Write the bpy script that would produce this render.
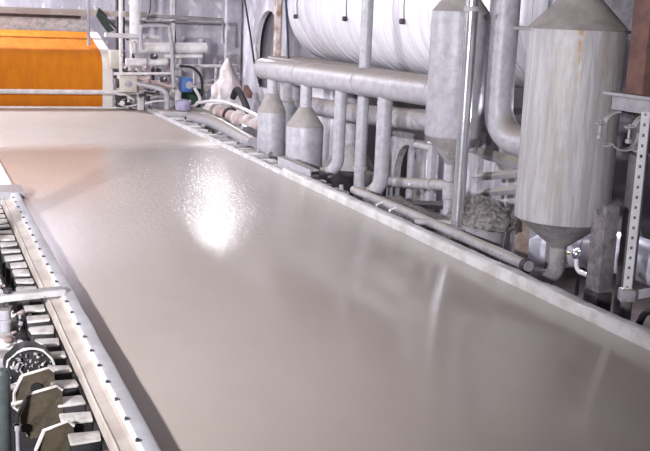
import bpy, bmesh, math, random
from mathutils import Vector, Matrix, noise
random.seed(7)
sc = bpy.context.scene
for o in list(bpy.data.objects): bpy.data.objects.remove(o)
COL = sc.collection
# ------------------------------------------------------------------ camera
F_PX, PITCH, YAW, ROLL, CAM_H = 992.08, 0.20832, 0.39465, 0.040495, 2.2
fw = Vector((math.sin(YAW)*math.cos(PITCH), math.cos(YAW)*math.cos(PITCH), -math.sin(PITCH)))
r0 = Vector((math.cos(YAW), -math.sin(YAW), 0)); u0 = r0.cross(fw)
rt = r0*math.cos(ROLL)+u0*math.sin(ROLL); up = -r0*math.sin(ROLL)+u0*math.cos(ROLL)
cam = bpy.data.cameras.new('camera'); cam_o = bpy.data.objects.new('camera', cam); COL.objects.link(cam_o)
m = Matrix((rt, up, -fw)).transposed().to_4x4(); m.translation = (0, 0, CAM_H); cam_o.matrix_world = m
cam.sensor_width = 36; cam.lens = F_PX/650*36; cam.clip_end = 200
sc.camera = cam_o
# ------------------------------------------------------------------ world, exposure
w = bpy.data.worlds.new('world'); sc.world = w; w.use_nodes = True
w.node_tree.nodes['Background'].inputs[0].default_value = (.86, .84, .92, 1)
w.node_tree.nodes['Background'].inputs[1].default_value = .26
sc.view_settings.view_transform = 'Standard'; sc.view_settings.look = 'None'
sc.view_settings.gamma = 1; sc.view_settings.use_curve_mapping = False
sc.view_settings.exposure = 0.12
# lamps, with unseen ceiling tubes added to brighten the hall: (kind, position, aim point, watts, size x, size y, colour)
LAMPS = [
 ('flood', (-5.0, -1.0, 3.6), (3.2, 14.0, 1.1), 430, .4, .35, (.97, .965, 1)),
 ('flood', (7.62, 26.1, 2.82), (3.5, 8, 0), 62, .36, .30, (.95, .96, 1)),
 ('tube', (-1.8, 14.0, 5.5), (-1.8, 14.0, 0), 150, .4, 3.0, (.96, .95, 1)),
 ('tube', (-1.8, 20.5, 5.5), (-1.8, 20.5, 0), 170, .4, 3.0, (.96, .95, 1)),
 ('flood', (-4.5, 14.0, 4.0), (7.5, 15.0, 2.6), 270, .4, .35, (.95, .945, 1)),
 ('tube', (-.5, 25.0, 5.5), (6.0, 26.0, 1), 720, .4, 1.6, (.95, .94, 1)),
 ('flood', (7.5, 9.75, .95), (6.6, 8.0, -.2), 75, .25, .18, (.88, .88, 1)),
]
# ------------------------------------------------------------------ helpers
MATS = {}
def mat(name, c1, c2=None, scale=3.0, rough=.6, metal=0.0, bump=.15, bscale=None, stretch=(1,1,1), dust=None, dust_amt=.0,
        specks=None, speck_scale=30, speck_th=.68, lo=.38, hi=.62, ior=1.45, coat=0.0, emit=None):
    if name in MATS: return MATS[name]
    mt = bpy.data.materials.new(name); mt.use_nodes = True; MATS[name] = mt
    nt = mt.node_tree; N = nt.nodes; L = nt.links; b = N['Principled BSDF']
    b.inputs['Roughness'].default_value = rough; b.inputs['Metallic'].default_value = metal; b.inputs['IOR'].default_value = ior
    b.inputs['Coat Weight'].default_value = coat
    tc = N.new('ShaderNodeTexCoord'); mp = N.new('ShaderNodeMapping'); mp.inputs['Scale'].default_value = stretch
    L.new(tc.outputs['Object'], mp.inputs['Vector'])
    def noi(s, d=6, r=.6):
        n = N.new('ShaderNodeTexNoise'); n.inputs['Scale'].default_value = s; n.inputs['Detail'].default_value = d
        n.inputs['Roughness'].default_value = r; L.new(mp.outputs[0], n.inputs['Vector']); return n
    def ramp(src, a, bb):
        q = N.new('ShaderNodeMapRange'); q.inputs['From Min'].default_value = a; q.inputs['From Max'].default_value = bb
        q.interpolation_type = 'SMOOTHSTEP'; L.new(src, q.inputs['Value']); return q.outputs[0]
    def mix(f, a, bb):
        q = N.new('ShaderNodeMix'); q.data_type = 'RGBA'
        if isinstance(f, (int, float)): q.inputs['Factor'].default_value = f
        else: L.new(f, q.inputs['Factor'])
        for v, i in ((a, 6), (bb, 7)):
            if isinstance(v, tuple): q.inputs[i].default_value = (*v, 1)
            else: L.new(v, q.inputs[i])
        return q.outputs[2]
    def math_(op, a, bb):
        q = N.new('ShaderNodeMath'); q.operation = op
        for v, i in ((a, 0), (bb, 1)):
            if isinstance(v, (int, float)): q.inputs[i].default_value = v
            else: L.new(v, q.inputs[i])
        return q.outputs[0]
    c2 = c2 or tuple(x*.8 for x in c1)
    n1 = noi(scale); col = mix(ramp(n1.outputs['Fac'], lo, hi), c1, c2)
    if specks:
        n2 = noi(speck_scale, 3, .5); col = mix(ramp(n2.outputs['Fac'], speck_th, speck_th+.05), col, specks)
    if dust:
        g = N.new('ShaderNodeNewGeometry'); sx = N.new('ShaderNodeSeparateXYZ'); L.new(g.outputs['Normal'], sx.inputs[0])
        n3 = noi(scale*2.3, 4); f = math_('MULTIPLY', ramp(sx.outputs['Z'], .05, .85), dust_amt)
        f = math_('MULTIPLY', f, ramp(n3.outputs['Fac'], .2, .5)); col = mix(f, col, dust)
    L.new(col, b.inputs['Base Color'])
    if bump:
        nb = noi(bscale or scale*6, 5, .65); bp = N.new('ShaderNodeBump'); bp.inputs['Strength'].default_value = bump
        bp.inputs['Distance'].default_value = .02; L.new(nb.outputs['Fac'], bp.inputs['Height']); L.new(bp.outputs[0], b.inputs['Normal'])
    if emit:
        b.inputs['Emission Color'].default_value = (*emit[0], 1); b.inputs['Emission Strength'].default_value = emit[1]
    mt['h'] = 1
    return mt

class MB:
    def __init__(s): s.v = []; s.f = []
    def add(s, vs, fs):
        o = len(s.v); s.v += [Vector(q) for q in vs]; s.f += [[i+o for i in q] for q in fs]; return s
    def box(s, c, d, rz=0, rx=0, ry=0):
        M = Matrix.Rotation(rz, 3, 'Z') @ Matrix.Rotation(ry, 3, 'Y') @ Matrix.Rotation(rx, 3, 'X'); c = Vector(c)
        vs = [c + M @ Vector((x*d[0]/2, y*d[1]/2, z*d[2]/2)) for x in (-1,1) for y in (-1,1) for z in (-1,1)]
        return s.add(vs, [(0,1,3,2),(4,6,7,5),(0,4,5,1),(2,3,7,6),(0,2,6,4),(1,5,7,3)])
    def span(s, a, b): return s.box([(a[i]+b[i])/2 for i in range(3)], [abs(b[i]-a[i]) for i in range(3)])
    def tube(s, path, r, n=14, caps=True):
        P = [Vector(q) for q in path]; R = r if isinstance(r, (list, tuple)) else [r]*len(P)
        T = []
        for i in range(len(P)):
            a = P[max(i-1, 0)]; b = P[min(i+1, len(P)-1)]; T.append((b-a).normalized())
        ref = Vector((0,0,1)) if abs(T[0].z) < .9 else Vector((1,0,0))
        nx = T[0].cross(ref).normalized(); vs = []; fs = []
        for i, (q, t) in enumerate(zip(P, T)):
            nx = (nx - t*nx.dot(t)).normalized(); ny = t.cross(nx)
            vs += [q + (nx*math.cos(k*2*math.pi/n) + ny*math.sin(k*2*math.pi/n))*R[i] for k in range(n)]
        for i in range(len(P)-1):
            for k in range(n): fs.append((i*n+k, i*n+(k+1) % n, (i+1)*n+(k+1) % n, (i+1)*n+k))
        if caps: fs += [tuple(range(n))[::-1], tuple((len(P)-1)*n+k for k in range(n))]
        return s.add(vs, fs)
    def cyl(s, a, b, r, r2=None, n=18): return s.tube([a, b], [r, r if r2 is None else r2], n)
    def lathe(s, c, prof, n=32, axis='Z'):
        vs = []; fs = []; c = Vector(c)
        for (r, z) in prof:
            for k in range(n):
                a = 2*math.pi*k/n; q = (r*math.cos(a), r*math.sin(a), z)
                if axis == 'Y': q = (q[0], z, q[1])
                if axis == 'X': q = (z, q[0], q[1])
                vs.append(c+Vector(q))
        for i in range(len(prof)-1):
            for k in range(n): fs.append((i*n+k, i*n+(k+1) % n, (i+1)*n+(k+1) % n, (i+1)*n+k))
        fs += [tuple(range(n))[::-1], tuple((len(prof)-1)*n+k for k in range(n))]
        return s.add(vs, fs)
    def prism(s, pts, d):     # 3D outline, extruded by vector d
        n = len(pts); P = [Vector(q) for q in pts]; d = Vector(d)
        return s.add(P+[q+d for q in P], [tuple(range(n))[::-1], tuple(range(n, 2*n))] + [(i, (i+1) % n, n+(i+1) % n, n+i) for i in range(n)])
    def build(s, name, material, parent=None, bevel=0, smooth=True, origin=None, wob=0, wscale=6, sub=0, label=None, kind=None):
        off = Vector((0,0,0)); q = parent
        while q: off += q.location; q = q.parent
        if parent is None:
            if origin is None:
                zmin = min(v.z for v in s.v); xs = [v.x for v in s.v]; ys = [v.y for v in s.v]
                origin = ((min(xs)+max(xs))/2, (min(ys)+max(ys))/2, zmin)
            off = Vector(origin)
        me = bpy.data.meshes.new(name); me.from_pydata([v-off for v in s.v], [], s.f)
        bm = bmesh.new(); bm.from_mesh(me)
        bmesh.ops.recalc_face_normals(bm, faces=bm.faces)
        if bevel: bmesh.ops.bevel(bm, geom=bm.edges[:], offset=bevel, segments=2, affect='EDGES', profile=.5)
        if sub: bmesh.ops.subdivide_edges(bm, edges=bm.edges[:], cuts=sub, use_grid_fill=True)
        if wob:
            for v in bm.verts:
                g = v.co+off; v.co += Vector((noise.noise(g*wscale), noise.noise(g*wscale+Vector((31,7,3))), noise.noise(g*wscale+Vector((5,77,9)))))*wob
        bm.to_mesh(me); bm.free()
        if smooth:
            me.polygons.foreach_set('use_smooth', [True]*len(me.polygons)); me.set_sharp_from_angle(angle=math.radians(38))
        me.materials.append(material)
        o = bpy.data.objects.new(name, me); COL.objects.link(o)
        if parent: o.parent = parent
        else: o.location = off
        if label: o['label'] = label
        if kind: o['kind'] = kind
        return o
def tag(o, label, cat, group=None):
    o['label'] = label; o['category'] = cat
    if group: o['group'] = group
    return o
def thing(name, label, cat, loc=(0,0,0), group=None):
    o = bpy.data.objects.new(name, None); COL.objects.link(o); o.location = loc; o.empty_display_size = .1
    return tag(o, label, cat, group)
def struct(o): o['kind'] = 'structure'; return o
def arc(c, u, v, r, a0, a1, n=8):
    c = Vector(c); u = Vector(u); v = Vector(v)
    return [c+u*(r*math.cos(a0+(a1-a0)*i/n))+v*(r*math.sin(a0+(a1-a0)*i/n)) for i in range(n+1)]
def smooth_path(pts, n=5):      # Catmull-Rom
    P = [Vector(q) for q in pts]; P = [P[0]*2-P[1]]+P+[P[-1]*2-P[-2]]; out = []
    for i in range(1, len(P)-2):
        for k in range(n):
            t = k/n; a, b, c, d = P[i-1:i+3]
            out.append(.5*((2*b)+(c-a)*t+(2*a-5*b+4*c-d)*t*t+(3*b-a-3*c+d)*t**3))
    return out+[P[-2]]
RV = Vector((.923, -.385, 0))       # a horizontal direction across the hall
# ------------------------------------------------------------------ materials
M_pulp = mat('wet_pulp', (.555,.487,.437), (.52,.452,.402), 1.1, .15, bump=.16, bscale=21, lo=.3, hi=.7, ior=1.34, stretch=(1,.5,1))
def two_zone(m):
    nt = m.node_tree; N = nt.nodes; L = nt.links; b = N['Principled BSDF']
    tc = N.new('ShaderNodeTexCoord'); sp = N.new('ShaderNodeSeparateXYZ'); L.new(tc.outputs['Object'], sp.inputs[0])
    q = N.new('ShaderNodeMapRange'); q.interpolation_type = 'SMOOTHSTEP'; L.new(sp.outputs['Y'], q.inputs['Value'])
    for k, v in zip(('From Min','From Max','To Min','To Max'), (5.4,7.2,.13,.60)): q.inputs[k].default_value = v
    L.new(q.outputs[0], b.inputs['Roughness'])
    q2 = N.new('ShaderNodeMapRange'); q2.interpolation_type = 'SMOOTHSTEP'; L.new(sp.outputs['Y'], q2.inputs['Value'])
    for k, v in zip(('From Min','From Max','To Min','To Max'), (6.0,7.2,.5,.15)): q2.inputs[k].default_value = v
    L.new(q2.outputs[0], b.inputs['Specular IOR Level'])
two_zone(M_pulp)
_n = M_pulp.node_tree.nodes; _l = M_pulp.node_tree.links; _bp = [q for q in _n if q.type == 'BUMP'][0]
_tc = _n.new('ShaderNodeTexCoord'); _sp = _n.new('ShaderNodeSeparateXYZ'); _l.new(_tc.outputs['Object'], _sp.inputs[0])
_q = _n.new('ShaderNodeMapRange'); _l.new(_sp.outputs['Y'], _q.inputs['Value'])
for _k, _v in zip(('From Min','From Max','To Min','To Max'), (-3.0,.8,.01,.45)): _q.inputs[_k].default_value = _v
_q2 = _n.new('ShaderNodeMapRange'); _l.new(_sp.outputs['X'], _q2.inputs['Value'])
for _k, _v in zip(('From Min','From Max','To Min','To Max'), (-1.3,.0,.4,1.0)): _q2.inputs[_k].default_value = _v
_m = _n.new('ShaderNodeMath'); _m.operation = 'MULTIPLY'; _l.new(_q.outputs[0], _m.inputs[0]); _l.new(_q2.outputs[0], _m.inputs[1])
_l.new(_m.outputs[0], _bp.inputs['Strength'])
M_paint = mat('grey_paint', (.44,.425,.47), (.33,.315,.35), 9, .36, bump=.3, bscale=16, dust=(.27,.235,.205), dust_amt=1.0, specks=(.15,.12,.12), speck_scale=38, speck_th=.68, lo=.3, hi=.72)
M_paint_d = mat('dull_grey_paint', (.42,.40,.43), (.30,.285,.31), 7, .55, bump=.3, bscale=14, dust=(.34,.305,.275), dust_amt=.95, specks=(.13,.10,.10), speck_scale=26, speck_th=.66)
M_cone = mat('dusty_cone', (.36,.335,.34), (.25,.235,.24), 5, .7, bump=.25, bscale=30, specks=(.55,.53,.54), speck_scale=40, speck_th=.62)
M_dust = mat('settled_dust', (.35,.318,.305), (.27,.243,.232), 5, .85, bump=.2, bscale=30)
M_silver = mat('bright_steel', (.78,.78,.82), (.58,.57,.62), 2.5, .22, .85, bump=.1, bscale=9, stretch=(1,1,.4))
M_duct = mat('silver_duct', (.80,.80,.88), (.70,.70,.80), 3, .3, .15, bump=.1, bscale=12)
M_drum = mat('white_drum', (.78,.765,.83), (.66,.64,.70), 1.6, .45, bump=.06, bscale=8, stretch=(.5,6,.5))
M_drumline = mat('drum_seam', (.64,.62,.68), (.58,.56,.62), 4, .6)
M_dark = mat('dark_tone', (.035,.030,.034), (.07,.062,.066), 4, .7)
M_black = mat('black_rubber', (.012,.012,.014), (.03,.028,.03), 5, .5)
M_wall = mat('stained_plaster', (.62,.595,.655), (.40,.375,.43), 1.5, .8, bump=.3, bscale=9, stretch=(1,1,.55), specks=(.74,.70,.72), speck_scale=5, speck_th=.60)
M_wall_d = mat('shaded_plaster', (.30,.28,.31), (.20,.19,.22), 1.2, .85, bump=.2, bscale=8)  # darker copy of the plaster with niche and side-wall shade in it
M_conc = mat('raw_concrete', (.50,.475,.48), (.38,.36,.37), 2.5, .8, bump=.25, bscale=18, dust=(.28,.24,.21), dust_amt=1.0)
M_pit = mat('pit_floor', (.13,.11,.105), (.075,.06,.055), 2, .5, bump=.3, bscale=10)
M_white = mat('white_enamel', (.83,.82,.85), (.70,.68,.70), 4, .4, bump=.12, bscale=22)
M_rail = mat('crusted_rail', (.66,.645,.655), (.52,.495,.485), 5, .5, bump=.35, bscale=26, specks=(.38,.34,.31), speck_scale=18, speck_th=.72)
M_chan = mat('brown_channel', (.66,.585,.53), (.52,.44,.385), 3, .55, bump=.2, bscale=18)
M_crust = mat('dried_pulp_crust', (.74,.70,.68), (.50,.46,.44), 9, .8, bump=.5, bscale=40)
M_rust = mat('rusty_steel', (.21,.11,.09), (.14,.075,.07), 5, .75, bump=.25, bscale=25)
M_brown = mat('brown_plate', (.075,.057,.036), (.045,.035,.024), 8, .6, bump=.3, bscale=30)
M_orange = mat('orange_felt', (.60,.185,.004), (.53,.155,.003), 2, .9, bump=.08, bscale=60, stretch=(3,1,1))
M_cream = mat('cream_edge', (.78,.75,.70), (.70,.66,.62), 4, .6)
M_beam = mat('beige_beam', (.50,.43,.39), (.40,.33,.30), 3, .7)
M_glass = mat('bluish_sheet', (.36,.42,.46), (.56,.60,.66), 9, .35, bump=.2, bscale=30)
M_blue = mat('blue_enamel', (.07,.16,.42), (.05,.11,.30), 5, .4)
M_pipew = mat('white_pipe', (.80,.775,.79), (.64,.60,.60), 3.5, .4, bump=.1, dust=(.60,.54,.50), dust_amt=.5)
M_box = mat('beige_box', (.56,.52,.47), (.46,.42,.38), 4, .6)
M_pink = mat('pinkish_steel', (.48,.37,.35), (.36,.26,.25), 5, .6)
M_yellow = mat('yellow_handle', (.80,.62,.03), (.7,.5,.02), 5, .4)
M_gravel = mat('crumbly_pulp', (.27,.25,.245), (.13,.115,.11), 20, .85, bump=.8, bscale=45, lo=.38, hi=.6)
M_purple = mat('violet_lit_steel', (.42,.38,.52), (.30,.27,.38), 3, .4)  # violet cast of the light put into the colour
M_green = mat('dark_green', (.03,.09,.05), (.02,.05,.03), 5, .6)
M_lamp = mat('lamp_glass', (1,1,1), (1,1,1), 1, .3, bump=0, emit=((1,.98,1), 6))
M_navy = mat('navy_cable', (.02,.025,.07), None, 5, .5)
# ------------------------------------------------------------------ lamps
FZ = -1.1
for i, (k, pos, aim, watts, sx, sy, colr) in enumerate(LAMPS):
    lab = {0: 'floodlight high on the left hall wall behind the camera', 1: 'floodlight on the far wall above the drum end'}.get(i,
          ['', '', 'middle unseen ceiling tube lamp added to light the pulp sheet', 'far unseen ceiling tube lamp added to light the pulp sheet',
           'floodlight high on the left facing the white drum', 'unseen ceiling tube lamp added to light the far wall', 'small work lamp behind the large cyclone vessel'][i])
    t = thing('floodlight' if k == 'flood' else 'added_tube_lamp', lab, 'lamp', pos)
    d = (Vector(aim)-Vector(pos)).normalized()
    q = d.to_track_quat('-Z', 'Y'); R = q.to_matrix()
    def at(x, y, z): return Vector(pos)+R @ Vector((x, y, z))
    hx, hy = sx/2+.04, sy/2+.04
    hb = MB().prism([at(-hx,-hy,.03), at(hx,-hy,.03), at(hx,hy,.03), at(-hx,hy,.03)], R @ Vector((0,0,.14)))
    hb.build('housing', M_dark, t, smooth=False)
    MB().prism([at(-sx/2,-sy/2,.012), at(sx/2,-sy/2,.012), at(sx/2,sy/2,.012), at(-sx/2,sy/2,.012)], R @ Vector((0,0,.014))).build('lens', M_lamp, t, smooth=False)
    if k == 'flood': MB().tube([at(-hx,0,.1), at(-hx,0,.32), at(hx,0,.32), at(hx,0,.1)], .015, 8).build('bracket', M_dark, t)
    else: MB().cyl(at(0,-sy*.3,.16), at(0,-sy*.3,.45), .012, n=8).build('hanger', M_dark, t); MB().cyl(at(0,sy*.3,.16), at(0,sy*.3,.45), .012, n=8).build('hanger', M_dark, t)
    if i == 6: MB().cyl((pos[0]+.06,pos[1]+.12,FZ), (pos[0]+.06,pos[1]+.12,pos[2]+.1), .025, n=10).build('stand', M_dark, t)
    l = bpy.data.lights.new('lamp_light', 'AREA'); l.shape = 'RECTANGLE'; l.size = sx; l.size_y = sy; l.energy = watts; l.spread = math.radians(70 if i == 0 else 100 if i == 4 else 180); l.color = colr
    lo = bpy.data.objects.new('lamp_light', l); COL.objects.link(lo); lo.parent = t; lo.rotation_euler = q.to_euler(); lo.location = (0,0,0)
# ------------------------------------------------------------------ hall shell
struct(MB().span((-6,-4,FZ-.2), (10,27,FZ)).build('floor', M_pit, smooth=False))
struct(MB().span((-6,26.5,FZ), (10,26.8,6.2)).build('wall_back', M_wall, smooth=False))
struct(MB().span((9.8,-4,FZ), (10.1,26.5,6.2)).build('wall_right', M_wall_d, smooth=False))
struct(MB().span((-6,-4,6.1), (10,27,6.3)).build('ceiling', M_wall, smooth=False))
# pilaster seam and lower darker band on the back wall
struct(MB().span((7.85,26.28,FZ), (8.25,26.5,6.1)).build('trim_1', M_wall, smooth=False))
struct(MB().span((4.6,26.42,1.86), (8.0,26.5,1.90)).build('trim_2', M_conc, smooth=False))
struct(MB().span((6.35,26.42,FZ), (6.45,26.5,6.1)).build('trim_3', M_pipew, smooth=False))

# ------------------------------------------------------------------ the wet pulp sheet on its belt
t = thing('forming_belt', 'wide wet beige pulp sheet on the moving belt', 'belt', (2.9, 10, -.2))
MB().span((1.048,-2.5,-.03), (4.682,22.25,0)).build('pulp_sheet', M_pulp, t, bevel=.012)
MB().span((1.02,-2.5,-.06), (4.74,22.3,-.031)).build('belt', M_dark, t)
t = thing('belt_table', 'dark steel table under the pulp sheet with slatted edge', 'machine bed', (2.9, 10, FZ))
MB().span((1.1,-2.4,-.2), (4.65,22,-.062)).build('bed', M_dark, t)
for y in range(-2, 22, 3):
    for x in (1.5, 4.2): MB().span((x-.1,y-.1,FZ), (x+.1,y+.1,-.2)).build('leg', M_dark, t)
MB().span((4.84,-2,-.22), (5.02,20.6,-.12)).build('edge_beam', M_paint_d, t)
MB().span((4.66,10,-.2), (5.22,20.5,-.16)).build('apron', M_dark, t)
for i in range(28):
    y = 11.5+i*.32; wd = random.uniform(.10,.17); x1 = 5.12+random.uniform(-.05,.06)
    MB().box(((4.86+x1)/2, y, -.02+random.uniform(-.02,.015)), (x1-4.86, wd, .05), rz=random.uniform(-.05,.05)).build('slat', (M_conc, M_crust, M_paint_d, M_rail)[i % 4], t, bevel=.008)
for i in range(8):
    MB().cyl((5.06,11.6+i*1.2,-.1), (5.06,11.66+i*1.12,.06), .03, n=8).build('bolt', M_paint_d, t)

# right edge rail
t = thing('edge_rail', 'white crusted edge rail along the right side of the pulp sheet', 'rail', (4.77, 6, 0))
def rail_mb(y0, y1, x0, x1, z1, n):
    prof = [(x0,-.03),(x0,z1*.72),(x0+.02,z1*.95),(x0+.05,z1),(x1-.03,z1),(x1,z1*.85),(x1,-.03)]; b = MB(); vs = []; fs = []
    for i in range(n+1):
        y = y0+(y1-y0)*i/n
        for x, z in prof:
            g = Vector((x,y,z)); vs.append((x+.012*noise.noise(g*3.1), y, z+(.014*noise.noise(g*2.7+Vector((9,0,0)))+.008*noise.noise(g*13) if z > 0 else 0)))
    k = len(prof)
    for i in range(n):
        for j in range(k-1): fs.append((i*k+j, (i+1)*k+j, (i+1)*k+j+1, i*k+j+1))
    fs += [tuple(range(k)), tuple(n*k+j for j in range(k))]
    return b.add(vs, fs)
rail_mb(-2.4, 12.9, 4.69, 4.83, .095, 260).build('near_rail', M_rail, t)
rail_mb(12.92, 22.2, 4.70, 4.80, .035, 120).build('far_rail', M_rail, t)
MB().span((4.845,-2.4,.02), (4.865,12.4,.055)).build('dark_edge_strip', M_black, t)  # thin black strip along the outer side of the near rail
tag(MB().span((4.87,12.3,-.05), (4.89,13.6,.16)).span((4.89,12.3,.14),(5.0,13.6,.16)).build('angle_plate', M_paint, smooth=False), 'pale angle plate on the edge rail before the second bottle vessel', 'plate')

# left edge rail
t = thing('deckle_rail', 'white strip rail with brown channel along the left of the sheet', 'rail', (.98, 6, 0))
def strip(y0, y1, prof, n=60, wob=.006):
    vs = []; fs = []; k = len(prof)
    for i in range(n+1):
        y = y0+(y1-y0)*i/n
        for x, z in prof: vs.append((x+wob*noise.noise(Vector((x*9,y*2.3,z*9))), y, z+wob*.6*noise.noise(Vector((x*5+4,y*3,z)))))
    for i in range(n):
        for j in range(k): fs.append((i*k+j, i*k+(j+1) % k, (i+1)*k+(j+1) % k, (i+1)*k+j))
    fs += [tuple(range(k))[::-1], tuple(n*k+j for j in range(k))]
    return MB().add(vs, fs)
strip(-2.4, 11.6, [(.945,.02),(.95,.078),(.96,.088),(1.03,.088),(1.045,.078),(1.045,.045)], 160).build('top_strip', M_white, t)
strip(-2.4, 11.6, [(.855,-.06),(.855,.02),(.865,.03),(.875,.022),(.935,.03),(.95,.05),(.95,-.06)], 160).build('channel', M_chan, t)
strip(11.62, 22.2, [(.84,-.05),(.84,.01),(1.04,.03),(1.05,-.05)], 60).build('far_strip', M_white, t)
MB().span((1.03,-2.4,-.06), (1.045,11.6,.04)).build('web', M_brown, t)
for i in range(30):
    y = 3.2+i*.28
    MB().prism([(.94,y,.085),(.968,y-.008,.085),(.95,y+.032,.085)], (0,0,.01)).build('notch_wedge', M_dark, t, smooth=False)  # dark wedges laid on top for the notches along the strip

# ------------------------------------------------------------------ left side machinery
t = wd = thing('wire_drive', 'crusted machine side with a row of blocks left of the sheet', 'machine', (.6, 7, FZ))
MB().span((-.3,-2,-.75), (.86,21,-.45)).build('base', M_dark, t)
MB().span((.84,-2,-.5), (.87,21,-.08)).build('side_plate', M_dark, t)
rows = 46
for i in range(rows):
    y = 3.4+i*.272; a = random.uniform(-.06,.06); x0 = .70+random.uniform(-.02,.02)
    c = ((x0+.83)/2, y, -.16)
    bo = MB().box((c[0],c[1],-.18), (.84-x0,.11,.22), rz=a*.4).build('block', M_black if i % 4 else M_dark, t, bevel=.006)
    MB().box((c[0],c[1]+.004,-.058), (.85-x0,.125,.022), rz=a*.4, rx=random.uniform(-.05,.08)).build('crust_cap', M_crust, bo, bevel=.01, wob=.012, wscale=14)
# rods, nuts and levers beside the blocks
for i in range(40):
    y = 5.9+i*.165+random.uniform(-.04,.04); z = -.14+random.uniform(-.05,.05); x0 = .22+random.uniform(0,.12)
    a = Vector((x0,y+random.uniform(-.1,.1),z-.05)); b = Vector((.62,y,z))
    ro = MB().tube([a, (a+b)/2+Vector((0,0,random.uniform(-.02,.05))), b], random.uniform(.012,.024), 7).build('rod', (M_crust, M_paint_d, M_crust, M_pink)[i % 4], t)
    MB().cyl(b-Vector((.09,0,0)), b-Vector((.04,0,0)), .036, n=6).build('nut', M_crust if i % 2 else M_white, ro, smooth=False)
for i in range(16):
    y = 6.6+i*.40; x = random.uniform(.42,.56)
    MB().box((x,y,-.17), (.10,.16,.16), rz=random.uniform(-.3,.3), rx=random.uniform(-.2,.2)).build('bracket', (M_paint_d, M_crust, M_paint_d, M_purple)[i % 4], t, bevel=.012, wob=.012, wscale=11)
for i in range(60):
    y = random.uniform(6.0,12.0); x = random.uniform(.25,.60); r = random.uniform(.018,.035)
    MB().lathe((x,y,-.10+random.uniform(-.05,.04)), [(r*.5,-r),(r,-r*.3),(r*.9,r*.4),(r*.4,r)], 7).build('crust_lump', M_crust, t, wob=.012, wscale=20)
for i in range(55):
    y = random.uniform(6.35,7.9); x = random.uniform(.46,.72); k = random.uniform(.02,.055)
    MB().box((x,y,-.09+random.uniform(-.06,.04)), (k*random.uniform(1,2.5),k,k*.8), rz=random.uniform(0,3), rx=random.uniform(-.5,.5)).build('crust_lump', (M_crust, M_white, M_paint_d, M_pink, M_crust)[i % 5], t, bevel=.004, wob=.01, wscale=25)
# upright plates
def plate(y, xs, z0, z1, hole, lab, m=M_brown, lean=.06):
    x0, x1 = xs; d = Vector((0,.025,0))
    o = [(x0+.05,y,z0),(x0,y,z0+.05),(x0,y,z0+(z1-z0)*.55),(x0+(x1-x0)*.22,y+lean*.8,z1-.03),(x1-.03,y+lean,z1),(x1,y+lean,z1-.03),(x1,y,z0)]
    th = thing('end_plate', lab, 'plate', ((x0+x1)/2, y, z0-.02))
    MB().prism(o, d).build('plate_body', m, th, smooth=False)
    MB().tube([Vector(q)+d*.5 for q in o[:6]], .012, 7).build('crust_rim', M_crust, th, wob=.008, wscale=25)
    if hole: MB().cyl(((x0+x1)/2+.01, y-.004+lean*.42, (z0+z1)/2+.02), ((x0+x1)/2+.01, y+.01+lean*.42, (z0+z1)/2+.02), .035, n=14).build('hole', M_black, th)
    for sx in (x0+.03, x1-.03): MB().cyl((sx,y-.02,z0+.03),(sx,y+.01,z0+.03),.014,n=6).build('bolt', M_crust, th, smooth=False)
plate(5.12, (.52,.72), -.28, -.02, False, 'nearest brown end plate with a white crusted rim')
plate(5.48, (.46,.71), -.22, .05, False, 'large plain brown end plate between two others')
plate(5.85, (.47,.71), -.22, .03, True, 'brown end plate with a round hole')
t2 = thing('clogged_roller', 'dark roller end clogged with crumbs behind the brown plates', 'roller', (.5,6.2,-.5))
MB().lathe((.60,6.3,-.09), [(.05,-.09),(.14,-.08),(.15,-.03),(.15,.1),(.05,.12)], 26, 'Y').build('roller_face', M_black, t2, wob=.02, wscale=16)
for i in range(90):
    a = random.uniform(0,6.28); q = .17*math.sqrt(random.random()); k = random.uniform(.004,.011)
    MB().box((.60+q*math.cos(a)*.85,6.19,-.09+q*math.sin(a)*.85), (k*2.2,k,k), ry=a*3, rz=a).build('crumb', M_crust if i % 3 == 0 else M_paint_d, t2, wob=.012, wscale=40)
MB().tube(arc((.60,6.23,-.09), (1,0,0), (0,0,1), .15, 0, 2*math.pi, 24), .009, 7).build('crust_rim', M_crust, t2, wob=.01, wscale=25)
tag(MB().cyl((.37,5.4,FZ), (.37,5.4,.22), .045, n=18).lathe((.37,5.4,.22), [(.045,0),(.035,.02),(.01,.028)], 18).build('standpipe', mat('dark_green_steel', (.10,.12,.12), (.06,.07,.07), 4, .4)), 'dark greenish standpipe at the lower left corner', 'pipe')
tag(MB().cyl((.445,5.42,FZ), (.445,5.42,-.10), .016, n=12).cyl((.445,5.42,-.13),(.445,5.42,-.10),.024,n=12).build('thin_pipe', M_paint), 'thin pale pipe beside the dark greenish standpipe', 'pipe')
tag(MB().cyl((.52,7.10,-.75), (.52,7.10,.07), .042, n=18).cyl((.52,7.10,-.02),(.52,7.10,.0),.055,n=18).build('support_post', M_paint), 'round grey post under the near crossbar', 'post')
t = thing('crossbar', 'pale flat crossbar resting on the left rail with a nut', 'crossbar', (.7,7.6,.06))
MB().box((.50,7.30,.10), (.95,.11,.05), rz=.16).build('bar', M_rail, t, bevel=.008)
MB().cyl((.56,7.32,.125), (.56,7.32,.16), .035, n=6).build('nut', M_dark, t, smooth=False)
MB().box((.985,7.40,.075), (.05,.08,.02)).build('end_pad', M_dark, t, bevel=.004)
tag(MB().box((.45,11.85,.085), (1.30,.50,.03)).box((.45,11.61,.05),(1.30,.02,.06)).build('angle_crossbar', M_paint, smooth=False), 'bluish grey angle crossbar lying across the far left rail', 'crossbar')
MB().tube(smooth_path([(.2,8.9,-.1),(.36,8.4,.0),(.44,8.0,-.12),(.40,7.7,-.2)]), .035, 10).build('hose', M_paint_d, wd)
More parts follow.
